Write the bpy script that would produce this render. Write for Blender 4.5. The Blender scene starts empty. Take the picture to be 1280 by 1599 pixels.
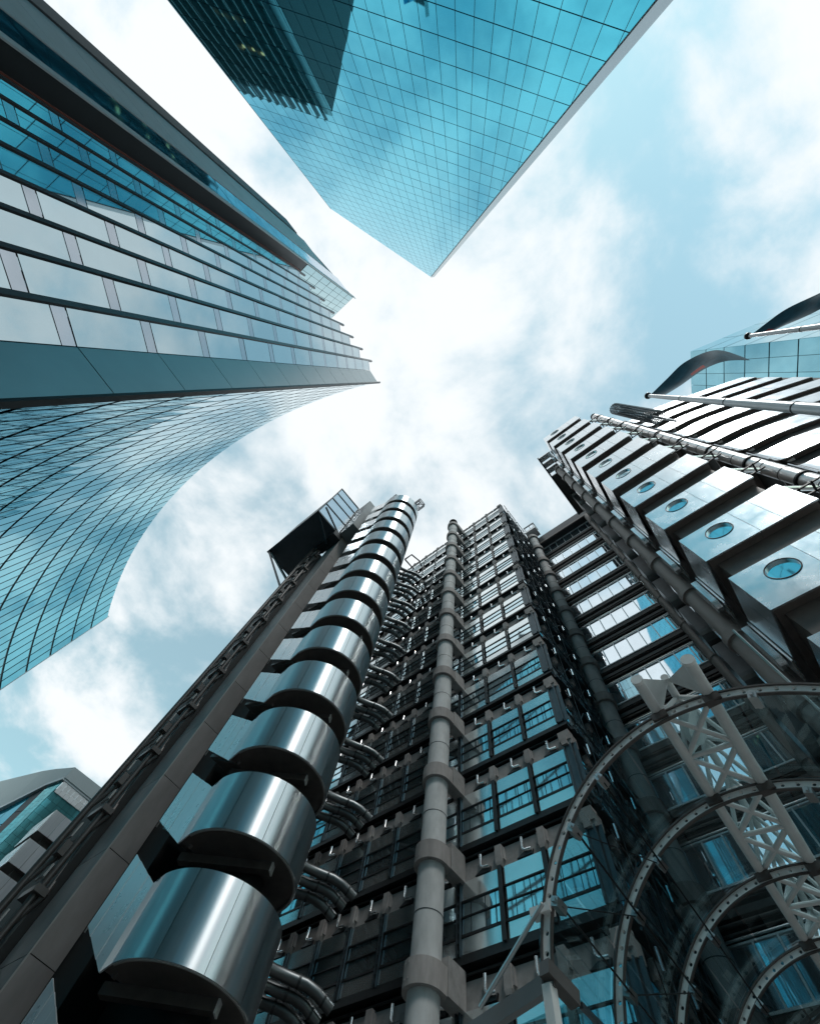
import bpy, math, random
from mathutils import Matrix, Vector
random.seed(7)
R = math.radians
scene = bpy.context.scene
COL = scene.collection

# ------------------------------------------------------------------ camera
cam_data = bpy.data.cameras.new('camera')
cam = bpy.data.objects.new('camera', cam_data); COL.objects.link(cam)
cam.matrix_world = Matrix(((0.77271743, 0.57201171, 0.27515518, 0.0),
                           (0.62399571, -0.76400192, -0.1641049, 0.0),
                           (0.11634916, 0.29850237, -0.94729045, 0.0),
                           (0, 0, 0, 1)))
cam_data.sensor_fit = 'VERTICAL'; cam_data.sensor_height = 36.0; cam_data.sensor_width = 28.8
cam_data.lens = 14.98; cam_data.clip_start = 0.05; cam_data.clip_end = 3000
scene.camera = cam
GROUND = -1.6            # the camera is held 1.6 m above the pavement

# ------------------------------------------------------------------ sky, sun, exposure
SUN_EL, SUN_AZ = 58.0, 125.0     # azimuth clockwise from +Y
world = bpy.data.worlds.new('World'); scene.world = world; world.use_nodes = True
nt = world.node_tree; nt.nodes.clear()
def N(t, **k):
    n = nt.nodes.new(t)
    for a, b in k.items(): setattr(n, a, b)
    return n
out = N('ShaderNodeOutputWorld'); bg = N('ShaderNodeBackground'); nt.links.new(bg.outputs[0], out.inputs[0])
sky = N('ShaderNodeTexSky'); sky.sky_type = 'NISHITA'; sky.sun_disc = False
sky.sun_elevation = R(SUN_EL); sky.sun_rotation = R(SUN_AZ)
sky.air_density = 1.0; sky.dust_density = 0.05; sky.ozone_density = 1.6
bg.inputs['Strength'].default_value = 0.10
tc = N('ShaderNodeTexCoord'); sep = N('ShaderNodeSeparateXYZ'); nt.links.new(tc.outputs['Generated'], sep.inputs[0])
mz = N('ShaderNodeMath', operation='MAXIMUM'); nt.links.new(sep.outputs['Z'], mz.inputs[0]); mz.inputs[1].default_value = 0.06
dx = N('ShaderNodeMath', operation='DIVIDE'); nt.links.new(sep.outputs['X'], dx.inputs[0]); nt.links.new(mz.outputs[0], dx.inputs[1])
dy = N('ShaderNodeMath', operation='DIVIDE'); nt.links.new(sep.outputs['Y'], dy.inputs[0]); nt.links.new(mz.outputs[0], dy.inputs[1])
cmb = N('ShaderNodeCombineXYZ'); nt.links.new(dx.outputs[0], cmb.inputs[0]); nt.links.new(dy.outputs[0], cmb.inputs[1])
cmb.inputs[2].default_value = 3.1
def noise(scale, detail, rough, dist, off):
    mp = N('ShaderNodeMapping'); mp.inputs['Location'].default_value = off
    nt.links.new(cmb.outputs[0], mp.inputs[0])
    n = N('ShaderNodeTexNoise'); nt.links.new(mp.outputs[0], n.inputs['Vector'])
    n.inputs['Scale'].default_value = scale; n.inputs['Detail'].default_value = detail
    n.inputs['Roughness'].default_value = rough; n.inputs['Distortion'].default_value = dist
    return n
n1 = noise(2.9, 9, 0.57, 0.2, (3.47, 8.23, 0)); n2 = noise(1.0, 3, 0.5, 0.1, (18.64, 8.04, 0))
mixn = N('ShaderNodeMath', operation='MULTIPLY_ADD'); nt.links.new(n2.outputs['Fac'], mixn.inputs[0]); mixn.inputs[1].default_value = 0.75
nt.links.new(n1.outputs['Fac'], mixn.inputs[2])
ramp = N('ShaderNodeMapRange'); ramp.interpolation_type = 'SMOOTHSTEP'
nt.links.new(mixn.outputs[0], ramp.inputs['Value'])
ramp.inputs['From Min'].default_value = 0.70; ramp.inputs['From Max'].default_value = 1.0
ramp.inputs['To Min'].default_value = 0.2; ramp.inputs['To Max'].default_value = 1.0
cm = N('ShaderNodeMix', data_type='RGBA'); nt.links.new(ramp.outputs[0], cm.inputs['Factor'])
tint = N('ShaderNodeMix', data_type='RGBA', blend_type='MULTIPLY'); tint.inputs['Factor'].default_value = 1.0
nt.links.new(sky.outputs[0], tint.inputs['A']); tint.inputs['B'].default_value = (1.58, 2.08, 1.42, 1)
nt.links.new(tint.outputs['Result'], cm.inputs['A']); cm.inputs['B'].default_value = (6.7, 7.0, 7.15, 1)
nt.links.new(cm.outputs['Result'], bg.inputs['Color'])

sd = bpy.data.lights.new('sun', 'SUN'); sd.energy = 1.0; sd.angle = R(14); sd.color = (1.0, 0.97, 0.93)
sun = bpy.data.objects.new('sun', sd); COL.objects.link(sun)
ax, el = R(SUN_AZ), R(SUN_EL)
sv = Vector((math.sin(ax)*math.cos(el), math.cos(ax)*math.cos(el), math.sin(el)))
sun.rotation_euler = sv.to_track_quat('Z', 'Y').to_euler()
vs = scene.view_settings
vs.view_transform = 'Standard'; vs.look = 'None'; vs.exposure = 0.55; vs.gamma = 1.0; vs.use_curve_mapping = False
scene.render.engine = 'CYCLES'
scene.cycles.max_bounces = 5; scene.cycles.diffuse_bounces = 3; scene.cycles.glossy_bounces = 4; scene.cycles.transparent_max_bounces = 12

# ------------------------------------------------------------------ materials
MATS = {}
def mat(name, col, rough=0.5, metal=0.0, var=0.0, nscale=1.0, bump=0.0, streak=None, coat=0.0, spec=0.5, rvar=0.0, bdist=0.05, aniso=0.0):
    m = bpy.data.materials.new(name); m.use_nodes = True; t = m.node_tree
    b = t.nodes['Principled BSDF']
    b.inputs['Roughness'].default_value = rough; b.inputs['Metallic'].default_value = metal
    b.inputs['Specular IOR Level'].default_value = spec; b.inputs['Coat Weight'].default_value = coat
    b.inputs['Base Color'].default_value = (*col, 1)
    tcn = t.nodes.new('ShaderNodeTexCoord'); mp = t.nodes.new('ShaderNodeMapping')
    t.links.new(tcn.outputs['Object'], mp.inputs[0])
    if streak: mp.inputs['Scale'].default_value = streak
    oi = t.nodes.new('ShaderNodeObjectInfo')
    ofs = t.nodes.new('ShaderNodeVectorMath'); ofs.operation = 'SCALE'
    ofs.inputs[0].default_value = (31.0, 17.0, 23.0); t.links.new(oi.outputs['Random'], ofs.inputs['Scale'])
    t.links.new(ofs.outputs[0], mp.inputs['Location'])
    nz = t.nodes.new('ShaderNodeTexNoise'); nz.inputs['Scale'].default_value = nscale; nz.inputs['Detail'].default_value = 6
    nz.inputs['Roughness'].default_value = 0.6
    t.links.new(mp.outputs[0], nz.inputs['Vector'])
    if var > 0:
        mr = t.nodes.new('ShaderNodeMapRange'); t.links.new(nz.outputs['Fac'], mr.inputs['Value'])
        mr.inputs['From Min'].default_value = 0.25; mr.inputs['From Max'].default_value = 0.75
        mr.inputs['To Min'].default_value = 1 - var; mr.inputs['To Max'].default_value = 1 + var
        rv = t.nodes.new('ShaderNodeMapRange'); t.links.new(oi.outputs['Random'], rv.inputs['Value'])
        rv.inputs['To Min'].default_value = 1 - var*0.5; rv.inputs['To Max'].default_value = 1 + var*0.5
        mu = t.nodes.new('ShaderNodeMath'); mu.operation = 'MULTIPLY'
        t.links.new(mr.outputs[0], mu.inputs[0]); t.links.new(rv.outputs[0], mu.inputs[1])
        vm = t.nodes.new('ShaderNodeVectorMath'); vm.operation = 'SCALE'; vm.inputs[0].default_value = col
        t.links.new(mu.outputs[0], vm.inputs['Scale']); t.links.new(vm.outputs[0], b.inputs['Base Color'])
    if rvar > 0:
        rr = t.nodes.new('ShaderNodeMapRange'); t.links.new(nz.outputs['Fac'], rr.inputs['Value'])
        rr.inputs['From Min'].default_value = 0.3; rr.inputs['From Max'].default_value = 0.7
        rr.inputs['To Min'].default_value = max(rough - rvar, 0.01); rr.inputs['To Max'].default_value = rough + rvar
        t.links.new(rr.outputs[0], b.inputs['Roughness'])
    if bump > 0:
        bp = t.nodes.new('ShaderNodeBump'); bp.inputs['Strength'].default_value = bump; bp.inputs['Distance'].default_value = bdist
        t.links.new(nz.outputs['Fac'], bp.inputs['Height']); t.links.new(bp.outputs[0], b.inputs['Normal'])
    if aniso > 0:
        b.inputs['Anisotropic'].default_value = aniso; b.inputs['Anisotropic Rotation'].default_value = 0.25
        tg = t.nodes.new('ShaderNodeTangent'); tg.direction_type = 'RADIAL'; tg.axis = 'Z'; t.links.new(tg.outputs[0], b.inputs['Tangent'])
    MATS[name] = m
    return m
mat('brushed_steel', (0.74, 0.77, 0.79), 0.37, 1.0, 0.08, 1.0, 0.0, (5.0, 5.0, 0.35), rvar=0.04, aniso=0.97)
mat('satin_steel', (0.80, 0.83, 0.85), 0.25, 0.93, 0.04, 0.9, 0.015, (1.0, 1.0, 1.0), rvar=0.05)
mat('sheet_steel', (0.80, 0.83, 0.85), 0.3, 0.5, 0.05, 0.9, 0.02, rvar=0.05)
mat('band_steel', (0.52, 0.56, 0.59), 0.22, 0.95, 0.06, 0.9, 0.03, rvar=0.05)
mat('pipe_steel', (0.66, 0.64, 0.63), 0.36, 0.75, 0.12, 1.5, 0.03, (3, 3, 0.6), rvar=0.06)
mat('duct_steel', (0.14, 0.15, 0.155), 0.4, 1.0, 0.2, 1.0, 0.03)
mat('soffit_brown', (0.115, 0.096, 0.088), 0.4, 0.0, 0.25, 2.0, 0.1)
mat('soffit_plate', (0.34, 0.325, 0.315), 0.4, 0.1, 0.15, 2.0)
mat('concrete', (0.42, 0.425, 0.425), 0.75, 0.0, 0.24, 1.8, 0.2, (1, 1, 0.4))
mat('bracket_concrete', (0.25, 0.242, 0.238), 0.8, 0.0, 0.25, 2.5, 0.15)
mat('collar_concrete', (0.27, 0.25, 0.243), 0.8, 0.0, 0.28, 2.5, 0.2, (1, 1, 0.3))
mat('pier_concrete', (0.22, 0.20, 0.195), 0.5, 0.0, 0.18, 1.2, 0.1, (1, 1, 0.4))
mat('brown_pipe', (0.25, 0.215, 0.20), 0.5, 0.0, 0.15, 1.5, 0.05, (2, 2, 0.5))
mat('dark_steel', (0.030, 0.034, 0.037), 0.42, 0.4, 0.25, 2.0, 0.05)
mat('blue_steel', (0.075, 0.10, 0.115), 0.35, 0.6, 0.2, 1.5, 0.05)
mat('brace_metal', (0.09, 0.078, 0.074), 0.4, 0.2, 0.25, 2.0, 0.1)
mat('core_dark', (0.010, 0.012, 0.013), 0.7)
mat('teal_spandrel', (0.80, 0.87, 0.88), 0.14, 0.88, 0.06, 1.0, 0.02, rvar=0.03)
mat('window_glass', (0.58, 0.74, 0.79), 0.03, 0.92, 0.10, 0.7, 0.015)
mat('wing_glass', (0.74, 0.84, 0.90), 0.03, 0.93, 0.06, 0.7, 0.012)
mat('wing_frame', (0.62, 0.65, 0.66), 0.35, 0.5)
mat('wing_soffit', (0.10, 0.085, 0.08), 0.5, 0.0, 0.2, 2.0, 0.05)
mat('bright_pipe', (0.80, 0.82, 0.83), 0.25, 0.9)
mat('sky_tower_glass', (0.08, 0.55, 0.71), 0.025, 0.95, 0.06, 0.25, 0.010, bdist=0.03)
mat('sky_tower_joint', (0.012, 0.14, 0.19), 0.5)
mat('sky_tower_edge', (0.50, 0.56, 0.59), 0.3, 0.6, 0.06, 0.2)
mat('saw_glass', (0.42, 0.53, 0.57), 0.02, 0.92, 0.06, 0.3, 0.012, bdist=0.03)
mat('saw_strip', (0.40, 0.45, 0.50), 0.10, 0.85, 0.06)
mat('fin_metal', (0.085, 0.085, 0.088), 0.4, 0.5, 0.1)
mat('base_panel', (0.26, 0.32, 0.335), 0.32, 0.55, 0.05, 0.8)
mat('curve_glass', (0.12, 0.47, 0.58), 0.02, 0.94, 0.10, 0.4, 0.010, bdist=0.03)
mat('curve_joint', (0.008, 0.05, 0.065), 0.5)
mat('pale_frame', (0.42, 0.47, 0.49), 0.4, 0.4)
mat('tier_blue', (0.10, 0.36, 0.54), 0.04, 0.9, 0.15, 0.4)
mat('tier_grey', (0.46, 0.50, 0.515), 0.5, 0.2, 0.08, 0.5)
mat('tier_dark', (0.022, 0.026, 0.028), 0.45, 0.2, 0.2, 0.5)
mat('tall_glass', (0.03, 0.10, 0.10), 0.08, 0.5, 0.3, 0.5)
mat('red_reflection_strip', (0.24, 0.07, 0.05), 0.5, 0.1, 0.2, 0.6)  # red of a reflection, put into the base colour
mat('screen_glass', (0.45, 0.66, 0.70), 0.04, 0.8)
mat('plant_dark', (0.040, 0.052, 0.062), 0.45, 0.3, 0.25, 0.6, 0.1)
mat('plant_panel', (0.50, 0.58, 0.64), 0.25, 0.9, 0.06)
mat('shaft_grey', (0.22, 0.225, 0.23), 0.55, 0.1, 0.15, 0.6)
mat('arch_metal', (0.84, 0.82, 0.80), 0.35, 0.1, 0.08, 3.0)
mat('truss_paint', (0.66, 0.66, 0.65), 0.5, 0.0, 0.1, 3.0, 0.05)
mat('rod_black', (0.015, 0.015, 0.016), 0.4, 0.5)
mat('rod_steel', (0.6, 0.6, 0.6), 0.3, 1.0)
mat('flag_cloth', (0.02, 0.095, 0.14), 0.8, 0.0, 0.35, 2.5, 0.2)
mat('flag_red', (0.45, 0.03, 0.03), 0.8, 0.0, 0.2, 1.5)
mat('pole_paint', (0.55, 0.56, 0.57), 0.35, 0.3, 0.08, 1.0)
mat('ball_dark', (0.02, 0.02, 0.022), 0.25, 0.6)
mat('far_glass', (0.02, 0.36, 0.50), 0.06, 0.6, 0.1, 0.1)
mat('far_grid', (0.12, 0.42, 0.46), 0.1, 0.7, 0.2, 0.5)
mat('far_roof', (0.34, 0.41, 0.43), 0.5, 0.1, 0.06, 0.2)
mat('far_white', (0.62, 0.66, 0.68), 0.5, 0.1, 0.1, 0.3)
mat('block_glass', (0.28, 0.56, 0.64), 0.03, 0.9, 0.10, 0.15, 0.01)
mat('paving', (0.34, 0.33, 0.32), 0.85, 0.0, 0.2, 0.6, 0.1)
def glass_mat(name, tintc, fac):
    m = bpy.data.materials.new(name); m.use_nodes = True; t = m.node_tree; t.nodes.clear()
    o = t.nodes.new('ShaderNodeOutputMaterial'); mx = t.nodes.new('ShaderNodeMixShader')
    tr = t.nodes.new('ShaderNodeBsdfTransparent'); tr.inputs[0].default_value = (*tintc, 1)
    gl = t.nodes.new('ShaderNodeBsdfGlossy'); gl.inputs['Roughness'].default_value = 0.03; gl.inputs['Color'].default_value = (0.85, 0.95, 0.96, 1)
    lw = t.nodes.new('ShaderNodeLayerWeight'); lw.inputs[0].default_value = 0.5
    pw_ = t.nodes.new('ShaderNodeMath'); pw_.operation = 'POWER'; t.links.new(lw.outputs['Facing'], pw_.inputs[0]); pw_.inputs[1].default_value = 3.5
    ml = t.nodes.new('ShaderNodeMath'); ml.operation = 'MULTIPLY_ADD'; t.links.new(pw_.outputs[0], ml.inputs[0]); ml.inputs[1].default_value = 0.55; ml.inputs[2].default_value = fac
    t.links.new(ml.outputs[0], mx.inputs[0]); t.links.new(tr.outputs[0], mx.inputs[1]); t.links.new(gl.outputs[0], mx.inputs[2])
    t.links.new(mx.outputs[0], o.inputs[0]); MATS[name] = m
mlw = mat('lit_window', (0.3, 0.2, 0.12), 0.3)
mlw.node_tree.nodes['Principled BSDF'].inputs['Emission Color'].default_value = (1.0, 0.42, 0.16, 1); mlw.node_tree.nodes['Principled BSDF'].inputs['Emission Strength'].default_value = 0.8
glass_mat('canopy_glass', (0.78, 0.88, 0.90), 0.07)
glass_mat('awning_glass', (0.52, 0.74, 0.76), 0.14)

# ------------------------------------------------------------------ builders
WM = {}
class MB:
    def __init__(s): s.v = []; s.f = []; s.sm = []
    def face(s, pts, smooth=False):
        b = len(s.v); s.v += [tuple(p) for p in pts]; s.f.append(tuple(range(b, b+len(pts)))); s.sm.append(smooth); return s
    def hexa(s, p):        # 8 points: bottom 4 ccw, top 4 ccw
        b = len(s.v); s.v += [tuple(q) for q in p]
        for f in ((3,2,1,0),(4,5,6,7),(0,1,5,4),(1,2,6,5),(2,3,7,6),(3,0,4,7)):
            s.f.append(tuple(b+i for i in f)); s.sm.append(False)
        return s
    def box(s, x0, x1, y0, y1, z0, z1):
        return s.hexa([(x0,y0,z0),(x1,y0,z0),(x1,y1,z0),(x0,y1,z0),(x0,y0,z1),(x1,y0,z1),(x1,y1,z1),(x0,y1,z1)])
    def bar(s, a, b, w, h, up=(0,0,1)):   # rectangular bar between two points
        a = Vector(a); b = Vector(b); d = (b-a).normalized(); u = Vector(up)
        if abs(d.dot(u)) > 0.95: u = Vector((0,1,0))
        r = d.cross(u).normalized()*w/2; u = r.cross(d).normalized()*h/2
        return s.hexa([a-r-u, a+r-u, b+r-u, b-r-u, a-r+u, a+r+u, b+r+u, b-r+u])
    def tube(s, path, r, n=12, caps=True, r2=None):
        P = [Vector(p) for p in path]; b = len(s.v); k = len(P)
        ref = None
        for i, p in enumerate(P):
            d = (P[min(i+1, k-1)] - P[max(i-1, 0)]).normalized()
            if ref is None: ref = Vector((0,0,1)) if abs(d.z) < 0.9 else Vector((0,1,0))
            e1 = (ref - d*ref.dot(d)).normalized(); e2 = d.cross(e1); ref = e1
            rr = r if r2 is None else r + (r2-r)*i/(k-1)
            for j in range(n):
                a = 2*math.pi*j/n; s.v.append(tuple(p + (e1*math.cos(a) + e2*math.sin(a))*rr))
        for i in range(k-1):
            for j in range(n):
                j2 = (j+1) % n
                s.f.append((b+i*n+j, b+i*n+j2, b+(i+1)*n+j2, b+(i+1)*n+j)); s.sm.append(True)
        if caps:
            s.f.append(tuple(b+j for j in reversed(range(n)))); s.sm.append(False)
            s.f.append(tuple(b+(k-1)*n+j for j in range(n))); s.sm.append(False)
        return s
    def prism(s, poly, z0, z1, smooth=False, cap=True):  # plan polygon ccw
        n = len(poly); b = len(s.v)
        s.v += [(x, y, z0) for x, y in poly] + [(x, y, z1) for x, y in poly]
        for i in range(n):
            j = (i+1) % n; s.f.append((b+i, b+j, b+n+j, b+n+i)); s.sm.append(smooth)
        if cap:
            s.f.append(tuple(b+i for i in reversed(range(n)))); s.f.append(tuple(b+n+i for i in range(n))); s.sm += [False, False]
        return s
    def strip(s, path, z0, z1, t, closed_ends=True, zf0=None, smooth=False):   # thick wall along plan path, thickness t to the left of travel
        k = len(path); L = []
        for i in range(k):
            a = Vector(path[max(i-1,0)]); c = Vector(path[min(i+1,k-1)]); d = (c-a).normalized()
            L.append((path[i][0]-d.y*t, path[i][1]+d.x*t))
        za = [z0]*k if not isinstance(z0, (list, tuple)) else z0; zb = [z1]*k if not isinstance(z1, (list, tuple)) else z1
        b = len(s.v)
        for i in range(k):
            s.v += [(path[i][0], path[i][1], za[i]), (path[i][0], path[i][1], zb[i]), (L[i][0], L[i][1], zb[i]), (L[i][0], L[i][1], za[i])]
        for i in range(k-1):
            p = b+4*i; q = p+4
            for f, sm_ in (((p, q, q+1, p+1), smooth), ((p+1, q+1, q+2, p+2), False), ((p+2, q+2, q+3, p+3), smooth), ((p+3, q+3, q, p), False)):
                s.f.append(f); s.sm.append(sm_)
        s.f.append((b, b+1, b+2, b+3)); s.f.append((b+4*(k-1)+3, b+4*(k-1)+2, b+4*(k-1)+1, b+4*(k-1))); s.sm += [False, False]
        return s
    def mesh(s, name, m):
        me = bpy.data.meshes.new(name); me.from_pydata(s.v, [], s.f); me.validate(); me.update()
        if len(me.polygons) == len(s.sm): me.polygons.foreach_set('use_smooth', s.sm)
        if any(s.sm): me.set_sharp_from_angle(angle=R(35))
        me.materials.append(MATS[m]); return me
    def build(s, name, m, parent=None, origin=(0,0,0)):
        o_ = Vector(origin)
        if o_.length > 0: s.v = [(x-o_.x, y-o_.y, z-o_.z) for x, y, z in s.v]
        return put(name, s.mesh(name, m), Matrix.Translation(o_), parent)
def put(name, me, M, parent=None):
    o = bpy.data.objects.new(name, me); COL.objects.link(o)
    if parent is not None:
        o.parent = parent; o.matrix_parent_inverse = WM[parent.name].inverted()
    o.matrix_basis = M; WM[o.name] = M.copy()
    return o
def tag(o, label=None, cat=None, group=None, kind=None):
    if label: o['label'] = label
    if cat: o['category'] = cat
    if group: o['group'] = group
    if kind: o['kind'] = kind
    return o
def thing(name, loc, label, cat, group=None):
    return tag(put(name, None, Matrix.Translation(Vector(loc))), label, cat, group)
T = lambda x, y, z: Matrix.Translation((x, y, z))
RZ = lambda a: Matrix.Rotation(a, 4, 'Z'); RX = lambda a: Matrix.Rotation(a, 4, 'X')
def jit(d): return RX(R(random.uniform(-d, d))) @ RZ(R(random.uniform(-d, d)))
CACHE = {}
def slab(w, h, t, m):          # panel: width along x, height along z, front face at y = 0 looking to -y, thickness behind
    k = ('slab', round(w,3), round(h,3), t, m)
    if k not in CACHE: CACHE[k] = MB().box(-w/2, w/2, 0, t, -h/2, h/2).mesh('panel', m)
    return CACHE[k]
def panel(name, w, h, t, m, c, ang, parent, j=0.0):
    return put(name, slab(w, h, t, m), T(*c) @ RZ(ang) @ jit(j), parent)
def shared(key, fn, m):
    if key not in CACHE: CACHE[key] = fn().mesh(key, m)
    return CACHE[key]
F = 4.29
ZS = [28.1 + F*k for k in range(-7, 9)]      # floor levels of the office block
circ = lambda cx, cy, r, a0, a1, n: [(cx + r*math.cos(a0+(a1-a0)*i/n), cy + r*math.sin(a0+(a1-a0)*i/n)) for i in range(n+1)]

# ------------------------------------------------------------------ ground
g_ = MB().box(-900, 900, -900, 900, GROUND-0.5, GROUND).build('pavement', 'paving'); tag(g_, kind='structure')

# ------------------------------------------------------------------ office block (steel and glass, front at y = 18)
blk = thing('office_block', (-25, 22, GROUND), 'dark steel and glass office block with concrete columns rising in the middle of the picture', 'building')
MB().box(-60, -6.75, 18.62, 40, GROUND, 62.3).build('core_wall', 'core_dark', blk)
MB().box(-60, -6.5, 18.3, 40, 62.3, 62.75).build('roof', 'dark_steel', blk)
XM = [-6.75 - 2.3*i for i in range(10)]       # mullion lines
def lattice(h, w=0.17, d=0.09, step=0.33):
    b = MB()
    for sx in (-1, 1): b.box(sx*w/2-0.03, sx*w/2+0.03, -d, 0, 0, h)
    n = int(h/step)
    for i in range(n): 
        z = (i+0.5)*h/n; b.box(-w/2+0.03, w/2-0.03, -d*0.7, -d*0.3, z-0.05, z+0.05)
    return b
mull_left = shared('mull_left', lambda: lattice(2.72), 'blue_steel')
mull_right = shared('mull_right', lambda: MB().box(-0.06, 0.06, -0.09, 0.0, 0, 2.72).box(-0.1, 0.1, -0.13, -0.09, 0, 2.72), 'dark_steel')
brk = shared('brk', lambda: MB().box(-0.17, 0.17, -0.12, 0.4, -1.1, -0.38).hexa([(-0.1,-0.1,-1.27),(0.1,-0.1,-1.27),(0.1,0.2,-1.27),(-0.1,0.2,-1.27),(-0.17,-0.12,-1.1),(0.17,-0.12,-1.1),(0.17,0.3,-1.1),(-0.17,0.3,-1.1)]).box(-0.26, -0.17, -0.04, 0.25, -1.0, -0.5).box(0.17, 0.26, -0.04, 0.25, -1.0, -0.5), 'bracket_concrete')
vent = shared('vent', lambda: MB().tube([(0,-0.02,-0.42),(0,-0.02,-0.86),(0.04,-0.02,-0.95),(0.12,-0.01,-1.0),(0.45,0.0,-1.02)], 0.07, 10), 'bright_pipe')
vfoot = shared('vfoot', lambda: MB().hexa([(-0.35,0.0,-1.22),(0.45,0.0,-1.22),(0.45,0.35,-1.22),(-0.35,0.35,-1.22),(0.0,0.03,-1.02),(0.5,0.03,-1.02),(0.5,0.35,-1.02),(0.0,0.35,-1.02)]), 'dark_steel')
XL = XM[-1] - 0.2
rails = shared('rails', lambda: MB().box(XL+6.75, 0.1, -0.01, 0.1, -2.075, -2.02).box(XL+6.75, 0.1, 0.0, 0.1, -2.65, -2.61).box(XL+6.75, 0.1, -0.01, 0.1, -3.35, -3.25), 'dark_steel')
slabm = shared('slabm', lambda: MB().box(XL+6.75, 0.35, -0.06, 0.6, -4.26, -4.06).box(XL+6.75, 0.25, -0.02, 0.6, -4.06, -3.93).box(XL+6.75, 0.38, -0.11, -0.06, -4.29, -4.20), 'dark_steel')
ebeam = shared('ebeam', lambda: MB().box(XL+6.75, 0.2, 0.12, 0.5, -1.26, -0.42), 'bracket_concrete')
back = shared('back', lambda: MB().box(XL+6.75, 0.1, 0.10, 0.16, -3.92, -1.27), 'core_dark')
lp = shared('lpipe', lambda: MB().tube([(XL+6.75, 0.1, -0.22), (0.25, 0.1, -0.22)], 0.05, 8), 'dark_steel')
for zs in ZS[1:]:
    put('floor_slab', slabm, T(-6.75, 18, zs), blk)
    put('window_rail', rails, T(-6.75, 18, zs), blk)
    put('edge_beam', ebeam, T(-6.75, 18, zs), blk)
    put('back_board', back, T(-6.75, 18, zs), blk)
    put('service_pipe', lp, T(-6.75, 18, zs), blk)
    for i, x in enumerate(XM):
        if i > 0:
            put('mullion', mull_left if i >= 3 else mull_right, T(x, 18.0, zs-3.98), blk)
            put('bracket', brk, T(x, 18.0, zs), blk)
        if i < len(XM)-1:
            xc = (x + XM[i+1])/2; w = 2.3-0.26
            panel('spandrel_panel', w, 0.72, 0.06, 'teal_spandrel', (xc, 18.02, zs-1.645), 0, blk, 0.25)
            panel('spandrel_panel', w, 0.54, 0.06, 'teal_spandrel', (xc, 18.02, zs-3.64), 0, blk, 0.25)
            panel('window_pane', w, 0.52, 0.02, 'window_glass', (xc, 18.05, zs-2.345), 0, blk, 0.7)
            panel('window_pane', w, 0.56, 0.02, 'window_glass', (xc, 18.05, zs-2.95), 0, blk, 0.7)
            v_ = put('vent_pipe', vent, T(xc+0.1, 18.0, zs), blk); put('vent_foot', vfoot, T(xc+0.1, 18.0, zs), v_)
# window bars of the lower floors' panes
wbar = shared('wbar', lambda: MB().box(-0.55,-0.52,-0.012,0.01,-3.23,-2.1).box(0.2,0.23,-0.012,0.01,-3.23,-2.1).box(0.75,0.78,-0.012,0.01,-3.23,-2.1), 'dark_steel')
for zs in ZS[1:8]:
    for i in range(3): put('glazing_bar', wbar, T(XM[i]-1.15, 18.05, zs), blk)
# corner posts and the narrow return side (x = -6.6) with its lattice bracing
post = shared('post', lambda: MB().box(-0.22, 0.1, -0.12, 0.2, 0, 2.72).box(-0.3, -0.22, -0.2, 0.2, 0, 2.72).box(0.1, 0.17, -0.2, 0.25, 0, 2.72).box(0.2, 0.4, -0.05, 0.0, 0, 2.72), 'blue_steel')
cbrk = shared('cbrk', lambda: MB().box(-0.42, 0.22, -0.18, 0.3, -1.02, -0.42).box(-0.3, 0.02, -0.25, 0.3, -1.3, -0.8).box(0.02, 0.28, -0.12, 0.45, -1.3, -0.7), 'bracket_concrete')
sidelat = shared('sidelat', lambda: lattice(2.75, 0.28, 0.12, 0.36), 'blue_steel')
def sidebrace():
    b = MB()
    b.box(-0.1, 0.35, 0.4, 7.2, -4.26, -4.06).box(0.28, 0.38, 0.4, 7.2, -4.29, -4.16)
    b.box(-0.05, 0.05, 0.3, 7.2, -2.1, -2.0).box(-0.05, 0.05, 0.3, 7.2, -3.35, -3.25)
    for y in (0.7, 2.9, 5.1):
        b.bar((0.42, y, -4.1), (0.42, y+2.1, -1.0), 0.05, 0.05).bar((0.46, y+2.1, -4.1), (0.46, y, -1.0), 0.05, 0.05)
    for y in (1.6, 3.8, 6.0): b.bar((0.55, y, -4.25), (0.55, y, -0.2), 0.04, 0.04)
    b.tube([(0.5, 0.4, -0.35), (0.5, 7.2, -0.35)], 0.05, 6).tube([(0.6, 0.4, -4.0), (0.6, 7.2, -4.0)], 0.045, 6)
    return b
sb = shared('sidebrace', sidebrace, 'blue_steel')
spipe = shared('spipe', lambda: MB().tube([(0.5,0,-0.5),(0.5,0,-1.15)], 0.08, 8), 'bright_pipe')
for zs in ZS[1:]:
    put('corner_post', post, T(-6.62, 18, zs-3.98), blk); put('bracket', cbrk, T(-6.62, 18, zs), blk)
    put('side_bracing', sb, T(-6.62, 18, zs), blk)
    for y in (20.0, 22.3, 24.4):
        put('mullion', sidelat, T(-6.5, y, zs-4.0) @ RZ(R(90)), blk); put('bracket', brk, T(-6.62, y, zs) @ RZ(R(90)), blk)
    for y in (19.2, 21.4, 23.6):
        panel('side_pane', 2.0, 2.6, 0.03, 'window_glass', (-6.62, y-0.1, zs-2.6), R(90), blk, 0.6)
        put('vent_pipe', spipe, T(-6.62, y, zs), blk)
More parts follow.
